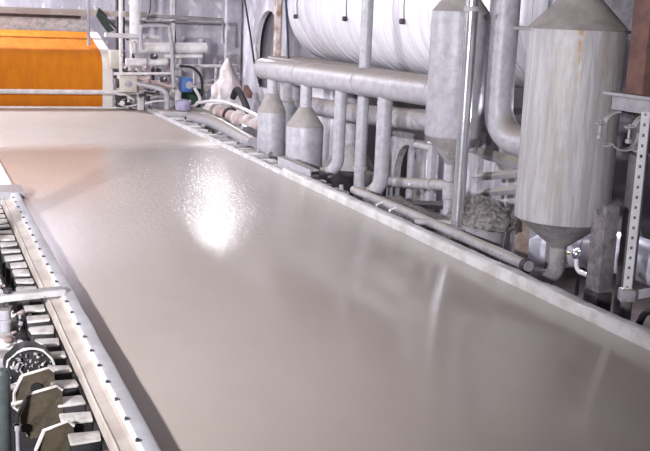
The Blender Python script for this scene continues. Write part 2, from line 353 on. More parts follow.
MB().span((.30,8.5,-.3),(.60,9.1,-.06)).build('junction_box', M_glass, wd, bevel=.02, label='bluish box among the rods')
# unseen post with a box, placed to cast shadow bands on the sheet
t = thing('shadow_post', 'unseen grey post added to cast shadow bands across the sheet', 'pedestal', (0,8.8,-.45))
MB().span((-.1,8.7,-.45),(.1,8.9,1.1)).build('pillar', M_paint_d, t, bevel=.01)
MB().span((-.14,8.64,1.1),(.14,8.96,1.42)).build('shadow_post_box', M_paint, t, bevel=.02)
MB().cyl((-.05,8.64,1.3),(-.05,8.61,1.3),.025,n=12).build('button', M_rust, t); MB().cyl((.05,8.64,1.3),(.05,8.61,1.3),.025,n=12).build('button', M_green, t)

# ------------------------------------------------------------------ right side: header and vessels
t = thing('header_pipe', 'thick dusty grey header pipe running above the bottle vessels', 'pipe', (5.6,13.5,1.1))
HA, HB = Vector((5.6,16.55,1.262)), Vector((5.6,10.0,1.39)); hd = (HB-HA).normalized()
MB().tube([HA-hd*.09, HA-hd*.06, HA, HA+hd*.05]+[HA+hd*s for s in (1,2,3,4,5,6)]+[HB], [.05,.13,.17,.18]+[.183]*6+[.19], 30).build('pipe_run', M_paint, t)
for s in (1.9, 4.2, 6.3): MB().tube([HA+hd*s, HA+hd*(s+.05)], .192, 30).build('weld_band', M_paint, t)

def bottle(loc, r, zb, zs, zn, rn, ztop, lab, group):
    x, y = loc; t = thing('bottle_vessel', lab, 'vessel', (x,y,zb), group)
    MB().lathe((x,y,0), [(r*.9,zb),(r,zb+.02),(r,zs-.02),(r*.985,zs)], 32).build('body', M_paint, t)
    MB().lathe((x,y,0), [(r*1.0,zs),(r*.99,zs+.015),(rn*1.15,zn-.01),(rn,zn)], 32).build('shoulder', M_dust, t)
    MB().lathe((x,y,0), [(rn,zn-.01),(rn,ztop)], 24).build('neck', M_paint, t)
    return t
gp = 'bottle shaped vessels under the header pipe'
bottle((5.6,16.0), .24, -.22, .56, .88, .095, 1.15, 'farther bottle shaped vessel with dusty shoulder under the header end', gp)
bottle((5.6,14.42), .292, -.22, .50, .80, .092, 1.18, 'nearer bottle shaped vessel with conical shoulder beside the elbow pipe', gp)
bottle((6.36,17.1), .19, -.2, .62, .66, .16, 1.2, 'grey vessel half hidden behind the two bottle vessels', gp)
def elbow_pipe(x, y, r, ztop, zbot, lab, crack=False):
    t = thing('elbow_pipe', lab, 'pipe', (x,y,zbot), 'elbow pipes dropping from the header')
    R = .26; d = Vector((-.86,.5,0)).normalized()
    path = [Vector((x,y,ztop)), Vector((x,y,zbot+R+.1))]+arc(Vector((x,y,zbot+R))+d*R, -d, (0,0,-1), R, 0, math.pi/2*.92, 8)
    MB().tube(path, r, 20).build('pipe', M_paint, t)
    MB().tube([path[-1]-d*.02, path[-1]+d*.03], r*1.12, 20).build('collar', M_paint_d, t)
    MB().tube([(x,y,ztop-.14),(x,y,ztop-.10)], r*1.06, 20).build('weld_band', M_paint, t)
elbow_pipe(5.6, 13.05, .088, 1.2, -.05, 'farther elbow pipe bending under the sheet edge beside the bottle vessel')
elbow_pipe(5.6, 11.6, .098, 1.25, -.10, 'nearer elbow pipe bending to the rail below the header')
t = thing('riser_pipe', 'tall straight riser pipe crossing behind the header', 'pipe', (5.85,12.8,-.3))
MB().tube([(5.85,12.82,-.9),(5.85,12.84,6.1)], .085, 20).build('pipe', M_paint, t)
MB().tube([(5.85,12.82,.05),(5.85,12.82,.12)], .105, 20).build('flange', M_paint_d, t)

# middle cyclone vessel
t = thing('cyclone_vessel', 'slimmer grey cyclone vessel at the header end behind the steel pipe', 'vessel', (5.6,9.8,0), 'cyclone vessels')
MB().lathe((5.6,9.8,0), [(.315,.93),(.32,.95),(.32,2.27),(.315,2.3)], 40).build('body', M_paint, t)
MB().lathe((5.6,9.8,0), [(.318,2.3),(.20,2.45),(.16,2.56),(.16,4.5)], 36).build('top_cone', M_dust, t)
MB().lathe((5.6,9.8,0), [(.06,.60),(.075,.64),(.315,.93)], 36).build('bottom_cone', M_cone, t)
MB().lathe((5.6,9.8,0), [(.055,.03),(.055,.2),(.075,.21),(.075,.40),(.05,.41),(.05,.62)], 20).build('outlet_pipe', M_paint, t)
t = thing('steel_riser', 'shiny steel riser pipe in front of the slimmer cyclone vessel', 'pipe', (5.2,8.88,-.1))
MB().tube([(5.2,8.88,-.15),(5.2,8.88,4.5)], .066, 22).build('pipe', M_silver, t)
for z in (2.30,): MB().tube([(5.2,8.88,z),(5.2,8.88,z+.05)], .085, 22).build('flange', M_paint_d, t)
MB().tube([(5.2,8.88,.02),(5.2,8.88,.09)], .085, 22).build('clamp', M_paint_d, t)
# H pipe
t = thing('elbow_duct', 'fat grey pipe with wide elbow between the two cyclone vessels', 'pipe', (5.9,9.38,.8))
hp = [Vector((5.9,9.38,4.6)), Vector((5.9,9.38,1.5))]+arc((5.98,9.02,1.32), Vector((-.22,.975,0)), (0,0,-1), .36, 0, math.pi/2, 10)
hp += [hp[-1]+Vector((.10,-.5,0)), hp[-1]+Vector((.2,-.9,0))]
MB().tube(hp, .162, 28).build('pipe', M_paint, t)
MB().tube([hp[1]+Vector((0,0,.0)), hp[1]+Vector((0,0,.03))], .154, 28).build('weld_band', M_paint_d, t)
MB().tube([hp[-2], hp[-2]+Vector((.01,-.06,0))], .17, 28).build('flange', M_paint_d, t)
# big vessel
rustm = mat('streaked_vessel_paint', (.53,.515,.54), (.40,.385,.40), 5, .36, bump=.35, bscale=16, stretch=(4,4,.35), specks=(.16,.12,.10), speck_scale=30, speck_th=.69)
nt = rustm.node_tree; N = nt.nodes; L = nt.links; bs = N['Principled BSDF']; src = bs.inputs['Base Color'].links[0].from_socket
tc = N.new('ShaderNodeTexCoord')
def dotn(v):
    q = N.new('ShaderNodeVectorMath'); q.operation = 'DOT_PRODUCT'; L.new(tc.outputs['Object'], q.inputs[0]); q.inputs[1].default_value = v; return q.outputs['Value']
def mr(s, a, b, c=0, d=1):
    q = N.new('ShaderNodeMapRange'); q.interpolation_type = 'SMOOTHSTEP'; L.new(s, q.inputs['Value'])
    for k, v in zip(('From Min','From Max','To Min','To Max'), (a,b,c,d)): q.inputs[k].default_value = v
    return q.outputs[0]
def mul(a, b):
    q = N.new('ShaderNodeMath'); q.operation = 'MULTIPLY'; L.new(a, q.inputs[0])
    if isinstance(b, float): q.inputs[1].default_value = b
    else: L.new(b, q.inputs[1])
    return q.outputs[0]
sep = N.new('ShaderNodeSeparateXYZ'); L.new(tc.outputs['Object'], sep.inputs[0])
lat = dotn((.807,-.59,0)); col = src
ns = N.new('ShaderNodeTexNoise'); ns.inputs['Scale'].default_value = 9; L.new(tc.outputs['Object'], ns.inputs['Vector'])
for c0, wd, z0, z1, amt, cc in ((.03,.035,1.75,2.20,.85,(.42,.17,.07)), (.03,.03,1.2,2.0,.45,(.45,.30,.10)), (.25,.05,.9,2.2,.35,(.34,.25,.13)), (.36,.16,.2,1.6,.3,(.36,.30,.22)), (-.1,.2,.35,.8,.35,(.40,.34,.28))):
    ab = N.new('ShaderNodeMath'); ab.operation = 'SUBTRACT'; L.new(lat, ab.inputs[0]); ab.inputs[1].default_value = c0
    ab2 = N.new('ShaderNodeMath'); ab2.operation = 'ABSOLUTE'; L.new(ab.outputs[0], ab2.inputs[0])
    f = mul(mul(mr(ab2.outputs[0], wd, wd*.3, 0, 1), mr(sep.outputs['Z'], z0, z1, 0, 1)), mul(mr(ns.outputs['Fac'], .3, .55), amt))
    q = N.new('ShaderNodeMix'); q.data_type = 'RGBA'; L.new(f, q.inputs['Factor']); L.new(col, q.inputs[6]); q.inputs[7].default_value = (*cc,1); col = q.outputs[2]
L.new(col, bs.inputs['Base Color'])
CX, CY = 5.6, 7.65
t = thing('cyclone_vessel', 'large grey cyclone vessel with rust streak and conical roof', 'vessel', (CX,CY,0), 'cyclone vessels')
MB().lathe((CX,CY,0), [(.435,.42),(.44,.44),(.44,2.15),(.435,2.17)], 56).build('body', rustm, t)
MB().lathe((CX,CY,0), [(.445,2.165),(.45,2.175),(.21,2.42),(.14,2.56),(.14,4.5)], 40).build('roof_cone', M_dust, t)
MB().lathe((CX,CY,0), [(.075,.13),(.085,.15),(.435,.42)], 48).build('bottom_cone', M_cone, t)
ep = [Vector((CX,CY,.14)), Vector((CX,CY,-.02))]+arc((CX-.12,CY+.0,-.04), (1,0,0), (0,0,-1), .12, 0, math.pi/2, 6)+[Vector((CX-.3,CY+.05,-.16))]
MB().tube(ep, .078, 20).build('outlet_pipe', M_cone, t)
MB().tube([ep[-1], ep[-1]+Vector((-.12,.03,0))], .09, 20).build('outlet_mouth', M_dark, t)
c = Vector((CX,CY,2.16)); MB().tube([c-RV*.42, c-RV*.58], .018, 10).build('left_peg', M_paint, t)
MB().tube([c+RV*.40, c+RV*.53, c+RV*.535-Vector((0,0,.07))], .018, 10).build('right_peg', M_paint, t)
# header 2 + clamp
t = thing('rear_header', 'second thick grey pipe lower down behind the elbow pipes', 'pipe', (6.35,12.6,.7))
MB().tube([(6.35,16.2,.66),(6.35,14,.73),(6.35,12,.86),(6.35,11.2,.92)], .15, 26).build('pipe', M_paint_d, t)
MB().tube([(6.35,11.15,.92),(6.35,11.3,.915)], .175, 26).build('flange', M_paint_d, t)
MB().cyl((6.2,11.3,.80),(6.1,11.3,.72),.03,n=8).build('bolt', M_dark, t)

# ------------------------------------------------------------------ drum and its support
t = thing('drum', 'huge white banded drum lying behind the header pipe', 'drum', (8.15,15,1.2))
DX, DZ, DR = 8.15, 2.38, 1.12
MB().lathe((DX,0,DZ), [(DR-.25,10.3),(DR-.04,10.3),(DR,10.36),(DR,19.3),(DR-.04,19.36),(DR-.25,19.36)], 96, 'Y').build('shell', M_drum, t)
for i in range(30):
    y = 10.55+i*.3
    big = i % 5 == 2
    MB().lathe((DX,0,DZ), [(DR-.01,y),(DR+(.010 if big else .005),y+.004),(DR+(.010 if big else .005),y+(.05 if big else .016)),(DR-.01,y+(.054 if big else .02))], 96, 'Y').build('band', M_drumline if not big else M_drum, t)
for y in (18.75, 16.3, 14.05):
    k = MB().lathe((DX-DR-.03,y,2.16), [(.012,-.04),(.045,-.03),(.045,.03),(.012,.04)], 10, 'X').build('lug', M_dark, t)
    MB().tube([(DX-math.sqrt(DR**2-(z-DZ)**2)-.012, y, z) for z in (3.2,3.0,2.8,2.6,2.4,2.2)], .007, 6).build('strap', M_dark, k)
MB().lathe((DX,10.2,DZ), [(.15,.0),(DR-.2,.02),(DR-.2,.12)], 60, 'Y').build('end_disc', M_paint_d, t)
t = thing('drum_ledge', 'dusty concrete ledge below the white drum', 'ledge', (7,15,FZ))
MB().span((6.62,11.0,1.12), (7.48,19.3,1.36)).build('ledge_slab', M_conc, t, bevel=.02)
for y in (18.6, 15.0, 11.3): MB().span((7.3,y-.3,FZ), (7.9,y+.3,1.12)).build('pillar', M_wall if y > 16 else M_conc, t, bevel=.02)
for y in (13.6, 12.2, 10.9):
    o = [(7.0,y-.45,FZ)]+[(7.0,y+.45*math.cos(a)*-1,-.25+.0+.55*math.sin(a)) for a in [math.pi*k/10 for k in range(11)]]+[(7.0,y+.45,FZ),(7.0,y+.62,FZ),(7.0,y+.62,.6),(7.0,y-.62,.6),(7.0,y-.62,FZ)]
    MB().prism(o[::-1], (.12,0,0)).build('arch_web', M_paint_d, t, smooth=False)
tag(MB().span((7.15,16.2,FZ),(7.25,19.2,1.11)).build('plaster_panel', M_wall, smooth=False), 'pale lavender panel behind the bottle vessels below the ledge', 'panel')
# far column, cone base behind pipe
t = thing('hopper_column', 'pale column with dark flared foot behind the elbow pipes', 'column', (6.75,15.25,-.9))
MB().lathe((6.75,15.25,0), [(.13,.12),(.13,1.11)], 24).build('column', M_paint_d, t)
MB().lathe((6.75,15.25,0), [(.45,-.3),(.42,-.25),(.14,.12)], 24).build('foot_cone', M_cone, t)
MB().lathe((6.75,15.25,0), [(.4,-.9),(.4,-.3)], 20).build('plinth', M_dark, t)
tag(MB().box((6.2,13.3,-.25), (.3,.35,.4)).build('pump_block', M_conc, bevel=.08), 'rounded grey block between the elbow pipe and riser', 'block')
# arch pier and brick-brown post at the drum's far end
t = thing('arched_pier', 'lavender plaster pier with a dark oval arch beside the drum', 'pier', (7.15,20.8,FZ))
ys, ye = 19.5, 22.1; n = 14
ol = [(7.0,ye,FZ),(7.0,ye,6.09),(7.0,ys,6.09),(7.0,ys,FZ)]
cy, cz, ry, rz = 20.38, 1.40, .82, .86
MB().span((7.0,ys,FZ),(7.1,cy-ry,6.09)).span((7.0,cy+ry,FZ),(7.1,ye,6.09)).build('jamb', M_wall, t, smooth=False)
top = [(7.0,cy+ry,6.09),(7.0,cy-ry,6.09)]+[(7.0,cy-ry*math.cos(math.pi*k/n),cz+rz*math.sin(math.pi*k/n)) for k in range(n+1)]
MB().prism(top, (.1,0,0)).build('arch_head', M_wall, t, smooth=False)
MB().span((7.0,cy-ry,FZ),(7.1,cy+ry,.6)).build('sill', M_wall, t, smooth=False)
MB().span((7.26,ys,FZ),(7.30,ye,6.09)).build('niche_back', M_wall_d, t, smooth=False)  # shade of the recess put into the colour of its back
MB().cyl((7.2,cy-.35,.6),(7.2,cy-.35,1.9),.02,n=8).build('niche_wire', M_wall, t)
tag(MB().box((6.92,19.58,2.49), (.10,.13,7.2)).build('timber_post', mat('patchy_post', (.62,.56,.55), (.30,.17,.10), 3.0, .8, stretch=(1,1,1.2))), 'narrow post with brown patches beside the drum end', 'post')
tag(MB().tube([(6.9,22.1,3.0),(6.8,21.0,1.75),(6.75,20.55,1.2),(6.7,20.0,.75)], .022, 8).build('cable', M_black), 'black cable slanting down past the arched pier', 'cable')
tag(MB().tube([(6.75,18.9,3.3),(6.72,18.5,2.2),(6.70,18.25,1.36)], .022, 8).build('cable', M_navy), 'dark blue cable hanging along the drum end', 'cable')
# white crusted heap at the pier's foot
b = MB(); prof = [(.80,-.6),(.70,-.15),(.60,.15),(.46,.42),(.33,.62),(.22,.85),(.12,1.0),(.03,1.1)]
vs = []; fs = []
for i, (r, z) in enumerate(prof):
    for k in range(20):
        a = 2*math.pi*k/20; g = Vector((math.cos(a)*r*3, math.sin(a)*r*3, z*2)); rr = r*(1+.7*noise.noise(g*1.3))
        vs.append((6.92+rr*math.cos(a)*.7, 22.98+rr*math.sin(a)+.25*z*.3, z+.06*noise.noise(g*2)))
for i in range(len(prof)-1):
    for k in range(20): fs.append((i*20+k, i*20+(k+1) % 20, (i+1)*20+(k+1) % 20, (i+1)*20+k))
fs.append(tuple((len(prof)-1)*20+k for k in range(20)))
tag(b.add(vs, fs).build('pulp_heap', mat('white_pink_crust', (.82,.78,.80), (.70,.60,.58), 3, .8, bump=.4, bscale=12)), 'white heap of dried pulp against the arched pier', 'heap')
tag(MB().tube(smooth_path([(6.5,21.2,.35),(6.5,20.9,.55),(6.5,20.4,.35),(6.5,20.1,.1),(6.5,19.95,-.4),(6.5,19.95,FZ)]), .07, 12).build('bent_pipe', M_dark), 'dark bent pipe in front of the white pulp heap', 'pipe')
tag(MB().box((6.55,20.3,.55),(.1,.35,.14), rx=.4).build('rusty_bracket', M_rust, bevel=.01), 'rusty bracket in front of the white pulp heap', 'bracket')

# ------------------------------------------------------------------ right lower pipework
t = thing('guard_pipe', 'grey pipe rail running low along the right edge rail', 'pipe', (5.06,9,0))
MB().tube([(5.08,11.3,.06),(5.08,9.6,.07),(5.08,7.35,.05)], .052, 16).build('pipe', M_paint_d, t)
for y in (10.0,10.35): MB().tube([(5.05,y,.08),(4.95,y-.02,.06),(4.93,y-.03,-.02)], .014, 8).build('hook', M_white, t)
MB().tube([(5.08,7.42,.05),(5.08,7.36,.05)], .064, 16).build('end_collar', M_dark, t)
tag(MB().tube([(4.95,9.35,.06),(5.3,8.95,.10),(5.75,9.0,.2)], .035, 12).build('cross_pipe', M_paint_d), 'short grey pipe tying the steel riser to the edge', 'pipe')
t = thing('u_bend_pipe', 'inverted U pipe standing left of the slimmer cyclone outlet', 'pipe', (6.0,11.3,-.3))
MB().tube([Vector((6.0,11.55,-.5)), Vector((6.0,11.55,.42))]+arc((6.0,11.4,.46), (0,1,0), (0,0,1), .15, 0, math.pi/2, 5)+[Vector((6.0,11.0,.62))], .05, 14).build('bend', M_paint, t)
MB().span((5.96,10.93,-.4), (6.04,11.03,.66)).build('post', M_paint, t, bevel=.008)
t = thing('low_pipe', 'level grey pipe crossing behind the nearer elbow pipe', 'pipe', (5.9,11.2,0))
MB().tube([(5.9,12.3,-.02),(5.9,10.3,.26)], .07, 16).build('pipe', M_paint_d, t)
MB().tube([(5.9,10.78,.193),(5.9,10.72,.201)], .085, 16).build('flange', M_paint_d, t)
MB().cyl((5.83,11.2,.13),(5.80,11.2,.13),.02,n=6).build('bolt', M_white, t)
tag(MB().tube([(5.7,11.5,-.18),(5.75,9.9,.10)], .05, 4).build('angle_beam', M_dark, smooth=False), 'dark steel beam below the inverted U pipe', 'beam')
t = thing('pipe_rack', 'rack of three steel bars between the cyclone vessels', 'rack', (6.07,9.3,0))
MB().tube([(6.02,9.95,.72),(6.02,8.3,.72)], .065, 4).build('bar', M_paint, t, smooth=False)
MB().tube([(6.02,9.95,.42),(6.02,8.5,.72)], .045, 4).build('bar', M_paint_d, t, smooth=False)  # darker paint on the lower bars carries their shading
MB().tube([(6.02,9.95,.22),(6.02,8.5,.56)], .045, 4).build('bar', M_paint_d, t, smooth=False)
MB().span((5.99,9.85,-.6), (6.07,9.95,.95)).build('upright', M_paint_d, t)
MB().span((5.99,8.3,-.6), (6.07,8.4,.80)).build('upright', M_paint_d, t)
t = thing('pump_casing', 'rounded grey pump casing under the fat elbow pipe', 'pump', (6.4,9.6,.3))
MB().lathe((6.5,9.8,.80), [(.12,-.22),(.30,-.18),(.36,-.05),(.36,.1),(.25,.2)], 30, 'X').build('volute', M_cone, t)
MB().lathe((6.25,9.8,.80), [(.10,-.08),(.12,.0),(.12,.1)], 18, 'X').build('hub', M_paint_d, t)
MB().span((6.4,9.65,FZ),(6.75,10.0,.5)).build('pedestal', M_conc, t, bevel=.02)
# heap tub
b = MB(); vs = []; fs = []; nu, nv = 40, 16
for j in range(nv+1):
    ph = math.pi/2*(1-j/nv)
    for i in range(nu):
        a = 2*math.pi*i/nu; q = Vector((math.cos(a)*math.cos(ph), math.sin(a)*math.cos(ph), math.sin(ph)))
        k = 1+.10*noise.noise(q*4)+.09*noise.noise(q*11)+.05*noise.noise(q*23)
        vs.append((5.5+.30*q.x*k, 8.9+.48*q.y*k, .12+.27*q.z*k))
for j in range(nv):
    for i in range(nu): fs.append((j*nu+i, j*nu+(i+1) % nu, (j+1)*nu+(i+1) % nu, (j+1)*nu+i))
fs.append(tuple(nv*nu+i for i in range(nu)))
t = thing('pulp_tub', 'round tub heaped with crumbly grey pulp waste behind the steel riser', 'tub', (5.5,8.9,-.4))
b.add(vs, fs).build('waste_heap', M_gravel, t)
MB().lathe((5.5,8.9,0), [(.22,-.4),(.27,.05),(.30,.13),(.26,.14)], 32).build('tub_wall', M_paint_d, t)
tag(MB().box((5.35,10.3,-.05),(.5,1.6,.12)).build('waste_tray', M_gravel, bevel=.03, sub=3, wob=.05, wscale=9), 'tray of grey pulp crumbs below the slimmer cyclone', 'tray')
tag(MB().box((6.4,10.85,-.15),(.08,1.9,1.5)).build('back_plate', M_wall, smooth=False), 'pale plaster plate low behind the slimmer cyclone outlet', 'plate')
tag(MB().span((5.85,8.66,-.8),(5.96,8.77,.5)).build('wooden_post', mat('tan_post', (.46,.38,.34), (.30,.22,.18), 5, .8)), 'short tan post between the pulp tub and the large cyclone', 'post')
# duct
t = thing('silver_duct', 'silver ribbed duct lying low behind the large cyclone vessel', 'duct', (6.6,8.4,-.6))
dp = [Vector((6.5,9.42,-.85)), Vector((6.52,9.40,-.55)), Vector((6.55,9.2,-.34)), Vector((6.6,8.6,-.14)), Vector((6.62,7.9,-.06)), Vector((6.65,6.9,-.06)), Vector((6.7,5.5,-.06))]
MB().tube(smooth_path(dp, 4), .215, 30).build('duct_run', M_duct, t)
for k in (1.6, 3.3, 4.1, 4.6): 
    i = int(k); f = k-i; q = dp[i].lerp(dp[i+1], f); d = (dp[i+1]-dp[i]).normalized()
    MB().tube([q, q+d*.03], .226, 30).build('joint_ring', M_duct, t)
t = thing('valve', 'white valve pipe with yellow lever under the large cyclone', 'valve', (5.9,7.75,-.2))
MB().tube([Vector((5.9,7.76,.08)), Vector((5.9,7.75,-.06))]+arc((5.9,7.67,-.06), (0,1,0), (0,0,-1), .08, 0, math.pi/2, 5)+[Vector((5.9,7.3,-.13))], .022, 12).build('pipe', M_white, t)
MB().lathe((5.9,7.76,.02), [(.03,-.04),(.045,-.02),(.045,.02),(.03,.04)], 12).build('valve_body', M_silver, t)
MB().box((5.86,7.90,.015),(.02,.17,.022)).build('lever', M_yellow, t, bevel=.004)
# right posts
t = thing('rusty_column', 'rusty brown steel column standing on a grey base plate', 'column', (5.6,6.6,1.6))
MB().span((5.52,6.60,1.665), (5.74,6.82,6.1)).build('column', M_rust, t, bevel=.006)
MB().span((5.42,5.6,1.64), (6.2,6.98,1.665)).build('base_plate', M_paint, t)
MB().span((5.46,5.6,1.52), (6.1,6.90,1.64)).build('channel', M_paint, t, bevel=.006)
MB().span((6.0,6.0,FZ), (6.12,6.12,1.52)).build('support', M_dark, t)
def clamp(c, lab):
    c = Vector(c); t = thing('pipe_clamp', lab, 'clamp', (c.x,c.y,c.z-.2), 'pipe clamps hanging under the base plate')
    U = RV; V = Vector((0,0,1)); wv = Vector((.385,.923,0))*.05
    def band(pts, nm):
        P = [Vector(q) for q in pts]; b = MB(); vs = []; fs = []
        for i, q in enumerate(P):
            tn = (P[min(i+1,len(P)-1)]-P[max(i-1,0)]).normalized(); nn = tn.cross(wv).normalized()*.005
            vs += [q-wv-nn, q+wv-nn, q+wv+nn, q-wv+nn]
        for i in range(len(P)-1):
            for k in range(4): fs.append((i*4+k, i*4+(k+1) % 4, (i+1)*4+(k+1) % 4, (i+1)*4+k))
        fs += [(3,2,1,0), tuple(4*(len(P)-1)+k for k in range(4))]
        b.add(vs, fs).build(nm, M_paint, t)
    band(arc(c, U, V, .115, math.radians(88), math.radians(168), 10)+[c-U*.175+V*.01], 'upper_strap')
    band([c-U*.10-V*.175]+[c-U*.055-V*.165]+arc(c+U*.06-V*.08, U, V, .125, math.radians(215), math.radians(370), 12)+[c+U*.24+V*.0], 'lower_strap')
    q = c-U*.145
    MB().cyl(q+V*.035, q-V*.095, .011, n=10).build('bolt', M_paint, t)
    MB().lathe(q-V*.1, [(.012,-.02),(.026,-.015),(.026,.015),(.012,.02)], 6).build('nut', M_paint, t, smooth=False)
    MB().cyl(q+V*.012-U*.03, q+V*.012+U*.03, .014, n=8).build('washer', M_paint, t)
clamp((5.42,6.74,1.40), 'left pipe clamp hanging open under the grey base plate')
clamp((5.42,6.37,1.41), 'right pipe clamp hanging open beside the perforated strut')
t = thing('perforated_strut', 'perforated pale steel strut hanging from the base plate at right', 'strut', (5.3,6.28,0))
sx, sy = 5.30, 6.27; b = MB(); U = RV; wv = Vector((.385,.923,0))
def stb(a0, a1, z0, z1):
    o = Vector((sx,sy,0)); b.prism([o+U*a0+Vector((0,0,z0)), o+U*a1+Vector((0,0,z0)), o+U*a1+Vector((0,0,z1)), o+U*a0+Vector((0,0,z1))], wv*.006)
stb(-.033,-.011,.06,1.56); stb(.011,.033,.06,1.56)
z = .06
while z < 1.56: stb(-.011,.011,z,min(z+.058,1.56)); z += .083
b.build('web_face', M_white, t, smooth=False)
o = Vector((sx,sy,0))+U*.033
MB().prism([o+Vector((0,0,.06)), o+wv*.02+Vector((0,0,.06)), o+wv*.02+Vector((0,0,1.56)), o+Vector((0,0,1.56))], U*.005).build('flange', M_paint_d, t, smooth=False)
MB().box((sx,sy,.07),(.12,.10,.10), rz=-.4).build('foot', M_paint, t, bevel=.008)
t = thing('mottled_post', 'thick mottled grey post with a wet dark foot below the column', 'post', (5.6,6.98,-.6))
MB().prism([(5.54,6.93,-.12),(5.54,7.12,-.12),(5.54,7.12,.56),(5.54,7.08,.62),(5.54,7.03,.54),(5.54,6.97,.68),(5.54,6.93,.66)], (.15,0,0)).build('post', mat('mottled_grime', (.26,.24,.245), (.15,.135,.14), 9, .75, bump=.4, bscale=24), t, bevel=.008)
MB().span((5.53,6.92,FZ), (5.70,7.13,-.12)).build('wet_foot', M_dark, t, bevel=.02)
tag(MB().tube([(6.03,7.17,-.9),(6.03,7.17,6.1)], .085, 18).build('rear_pole', mat('dark_pole', (.20,.18,.19), (.13,.115,.12), 5, .6)), 'dark round pole right behind the large cyclone vessel', 'pole')
t = thing('bracket_arm', 'angled flat bracket arm at the foot of the perforated strut', 'bracket', (5.45,6.0,0))
MB().prism([(5.42,6.28,.02),(5.42,6.28,.10),(5.5,5.9,.26),(5.55,5.55,.30),(5.55,5.55,.22),(5.5,5.9,.18)], (.05,.01,0)).build('arm', M_paint, t, smooth=False)
tag(MB().tube(smooth_path([(5.3,6.1,-.15),(5.28,6.0,.0),(5.3,5.88,.02),(5.32,5.8,-.1),(5.3,5.7,.02),(5.3,5.55,.06),(5.3,5.3,-.1)]), .028, 10).build('hose', M_black), 'black hose looping beside the edge rail at lower right', 'hose')
tag(MB().tube(smooth_path([(6.3,6.7,1.0),(6.3,6.55,.75),(6.3,6.6,.4),(6.3,6.8,.25)]), .05, 10).build('hose', M_dark), 'dark hose hanging behind the perforated strut', 'hose')
tag(MB().lathe((6.9,6.7,.55), [(.1,-.3),(.28,-.25),(.3,.25),(.1,.3)], 24, 'Y').build('motor_housing', M_pink), 'dusky pinkish housing behind the perforated strut', 'housing')
tag(MB().span((6.9,5.2,FZ),(7.6,7.6,.2)).build('pump_unit', M_purple, bevel=.03), 'violet grey machine base behind the silver duct', 'machine base')
tag(MB().span((7.4,5.2,.95),(7.5,8.6,1.05)).span((7.4,5.2,1.35),(7.5,8.6,1.42)).span((7.4,6.2,.2),(7.5,6.3,2.2)).build('shelf_rack', M_rust, smooth=False), 'rusty frame in the shadows behind the perforated strut', 'frame')

# ------------------------------------------------------------------ far end
t = thing('felt_roll', 'orange felt running over a roll with cream edge', 'felt', (2.6,22.6,0))
def felt(x0, x1, off, nm, m):
    pr = [(22.42,-.12),(22.38,.2)]+[(22.76-.40*math.cos(a),.84+.40*math.sin(a)) for a in [math.radians(q) for q in (0,12,24,36,48,60,72,78)]]+[(24.35,1.60)]
    b = MB(); n = len(pr); pts = [(x0,y-off,z+off*.3) for y,z in pr]+[(x0,y+.02,z-.02) for y,z in pr[::-1]]
    b.prism(pts, (x1-x0,0,0)).build(nm, m, t)
felt(.2, 3.85, 0, 'felt', M_orange); felt(3.84, 4.06, .012, 'edge_band', M_cream)
MB().cyl((.1,22.78,.84), (4.05,22.78,.84), .36, n=28).build('roll', M_paint_d, t)
MB().cyl((4.05,22.78,.84), (4.5,22.78,.84), .07, n=14).build('journal', M_paint_d, t)
for z in (.1,.3): MB().cyl((.1,22.75,z), (4.1,22.75,z), .11, n=18).build('inner_roll', M_dark, t)
for k in range(4): MB().tube([(1.58+k*.6,22.68,1.235),(1.35+k*.6,24.3,1.592)], .003, 5).build('seam', mat('pale_orange', (.72,.36,.10), None, 4, .7), t)
tag(MB().span((-.5,22.9,1.99),(4.95,23.15,2.12)).build('cross_beam', M_beam, bevel=.01), 'dusty beige beam spanning above the orange felt', 'beam')
tag(MB().span((-.5,24.4,1.35),(3.9,24.45,1.98)).build('spray_screen', M_glass, smooth=False), 'bluish speckled screen behind the top of the orange felt', 'screen')
tag(MB().span((-.5,23.8,1.90),(3.6,23.9,1.97)).build('shadow_bar', M_dark), 'dark strip for the shade between the beam and the bluish screen', 'bar')  # dark strip put in where the gap under the beam is shaded
t = thing('handrail', 'pale crusted handrail across the front of the orange felt', 'handrail', (2.5,21.9,0))
MB().tube([(-.3,21.85,.385),(4.55,21.85,.385)], .05, 12).build('rail', M_rail, t, wob=.004)
MB().span((4.50,21.78,.002),(4.64,21.92,.52)).build('post', M_rail, t, bevel=.01)
MB().span((-.1,21.80,FZ),(.0,21.9,.46)).build('post', M_rail, t, bevel=.01)
tag(MB().span((-.2,22.26,-.12),(4.75,22.36,.03)).build('end_sill', M_white, bevel=.02), 'white sill at the far end of the pulp sheet', 'sill')
# pipes right of the felt
def pipe(name, pts, r, m, lab, cat='pipe', n=14, flanges=()):
    t = thing(name, lab, cat, pts[0]); P = [Vector(q) for q in pts]
    MB().tube(P, r, n).build('pipe', m, t)
    for i, f in flanges:
        q = P[i].lerp(P[i+1], f); d = (P[i+1]-P[i]).normalized(); MB().tube([q-d*.02, q+d*.02], r*1.35, n).build('flange', M_paint_d, t)
    return t
pipe('column_pipe', [(4.55,22.3,-.9),(4.55,22.3,6.1)], .12, M_pipew, 'white vertical column pipe right of the orange felt', flanges=((0,.36),))
pipe('thin_column', [(4.18,22.0,.3),(4.18,22.0,6.1)], .045, M_pipew, 'thin pale upright pole beside the white column pipe')
pipe('thin_column', [(3.63,22.9,1.33),(3.63,22.9,6.1)], .035, M_paint, 'thin grey pole rising behind the orange felt corner')
tag(MB().span((4.32,23.2,-.9),(4.50,23.4,6.1)).build('dark_upright', M_dark), 'dark upright beam between the two pale poles', 'beam')
pipe('thick_pipe', [(4.3,21.5,1.36),(5.95,21.5,1.40)], .115, M_pipew, 'thickest white level pipe right of the orange felt', n=20, flanges=((0,.05),(0,.55)))
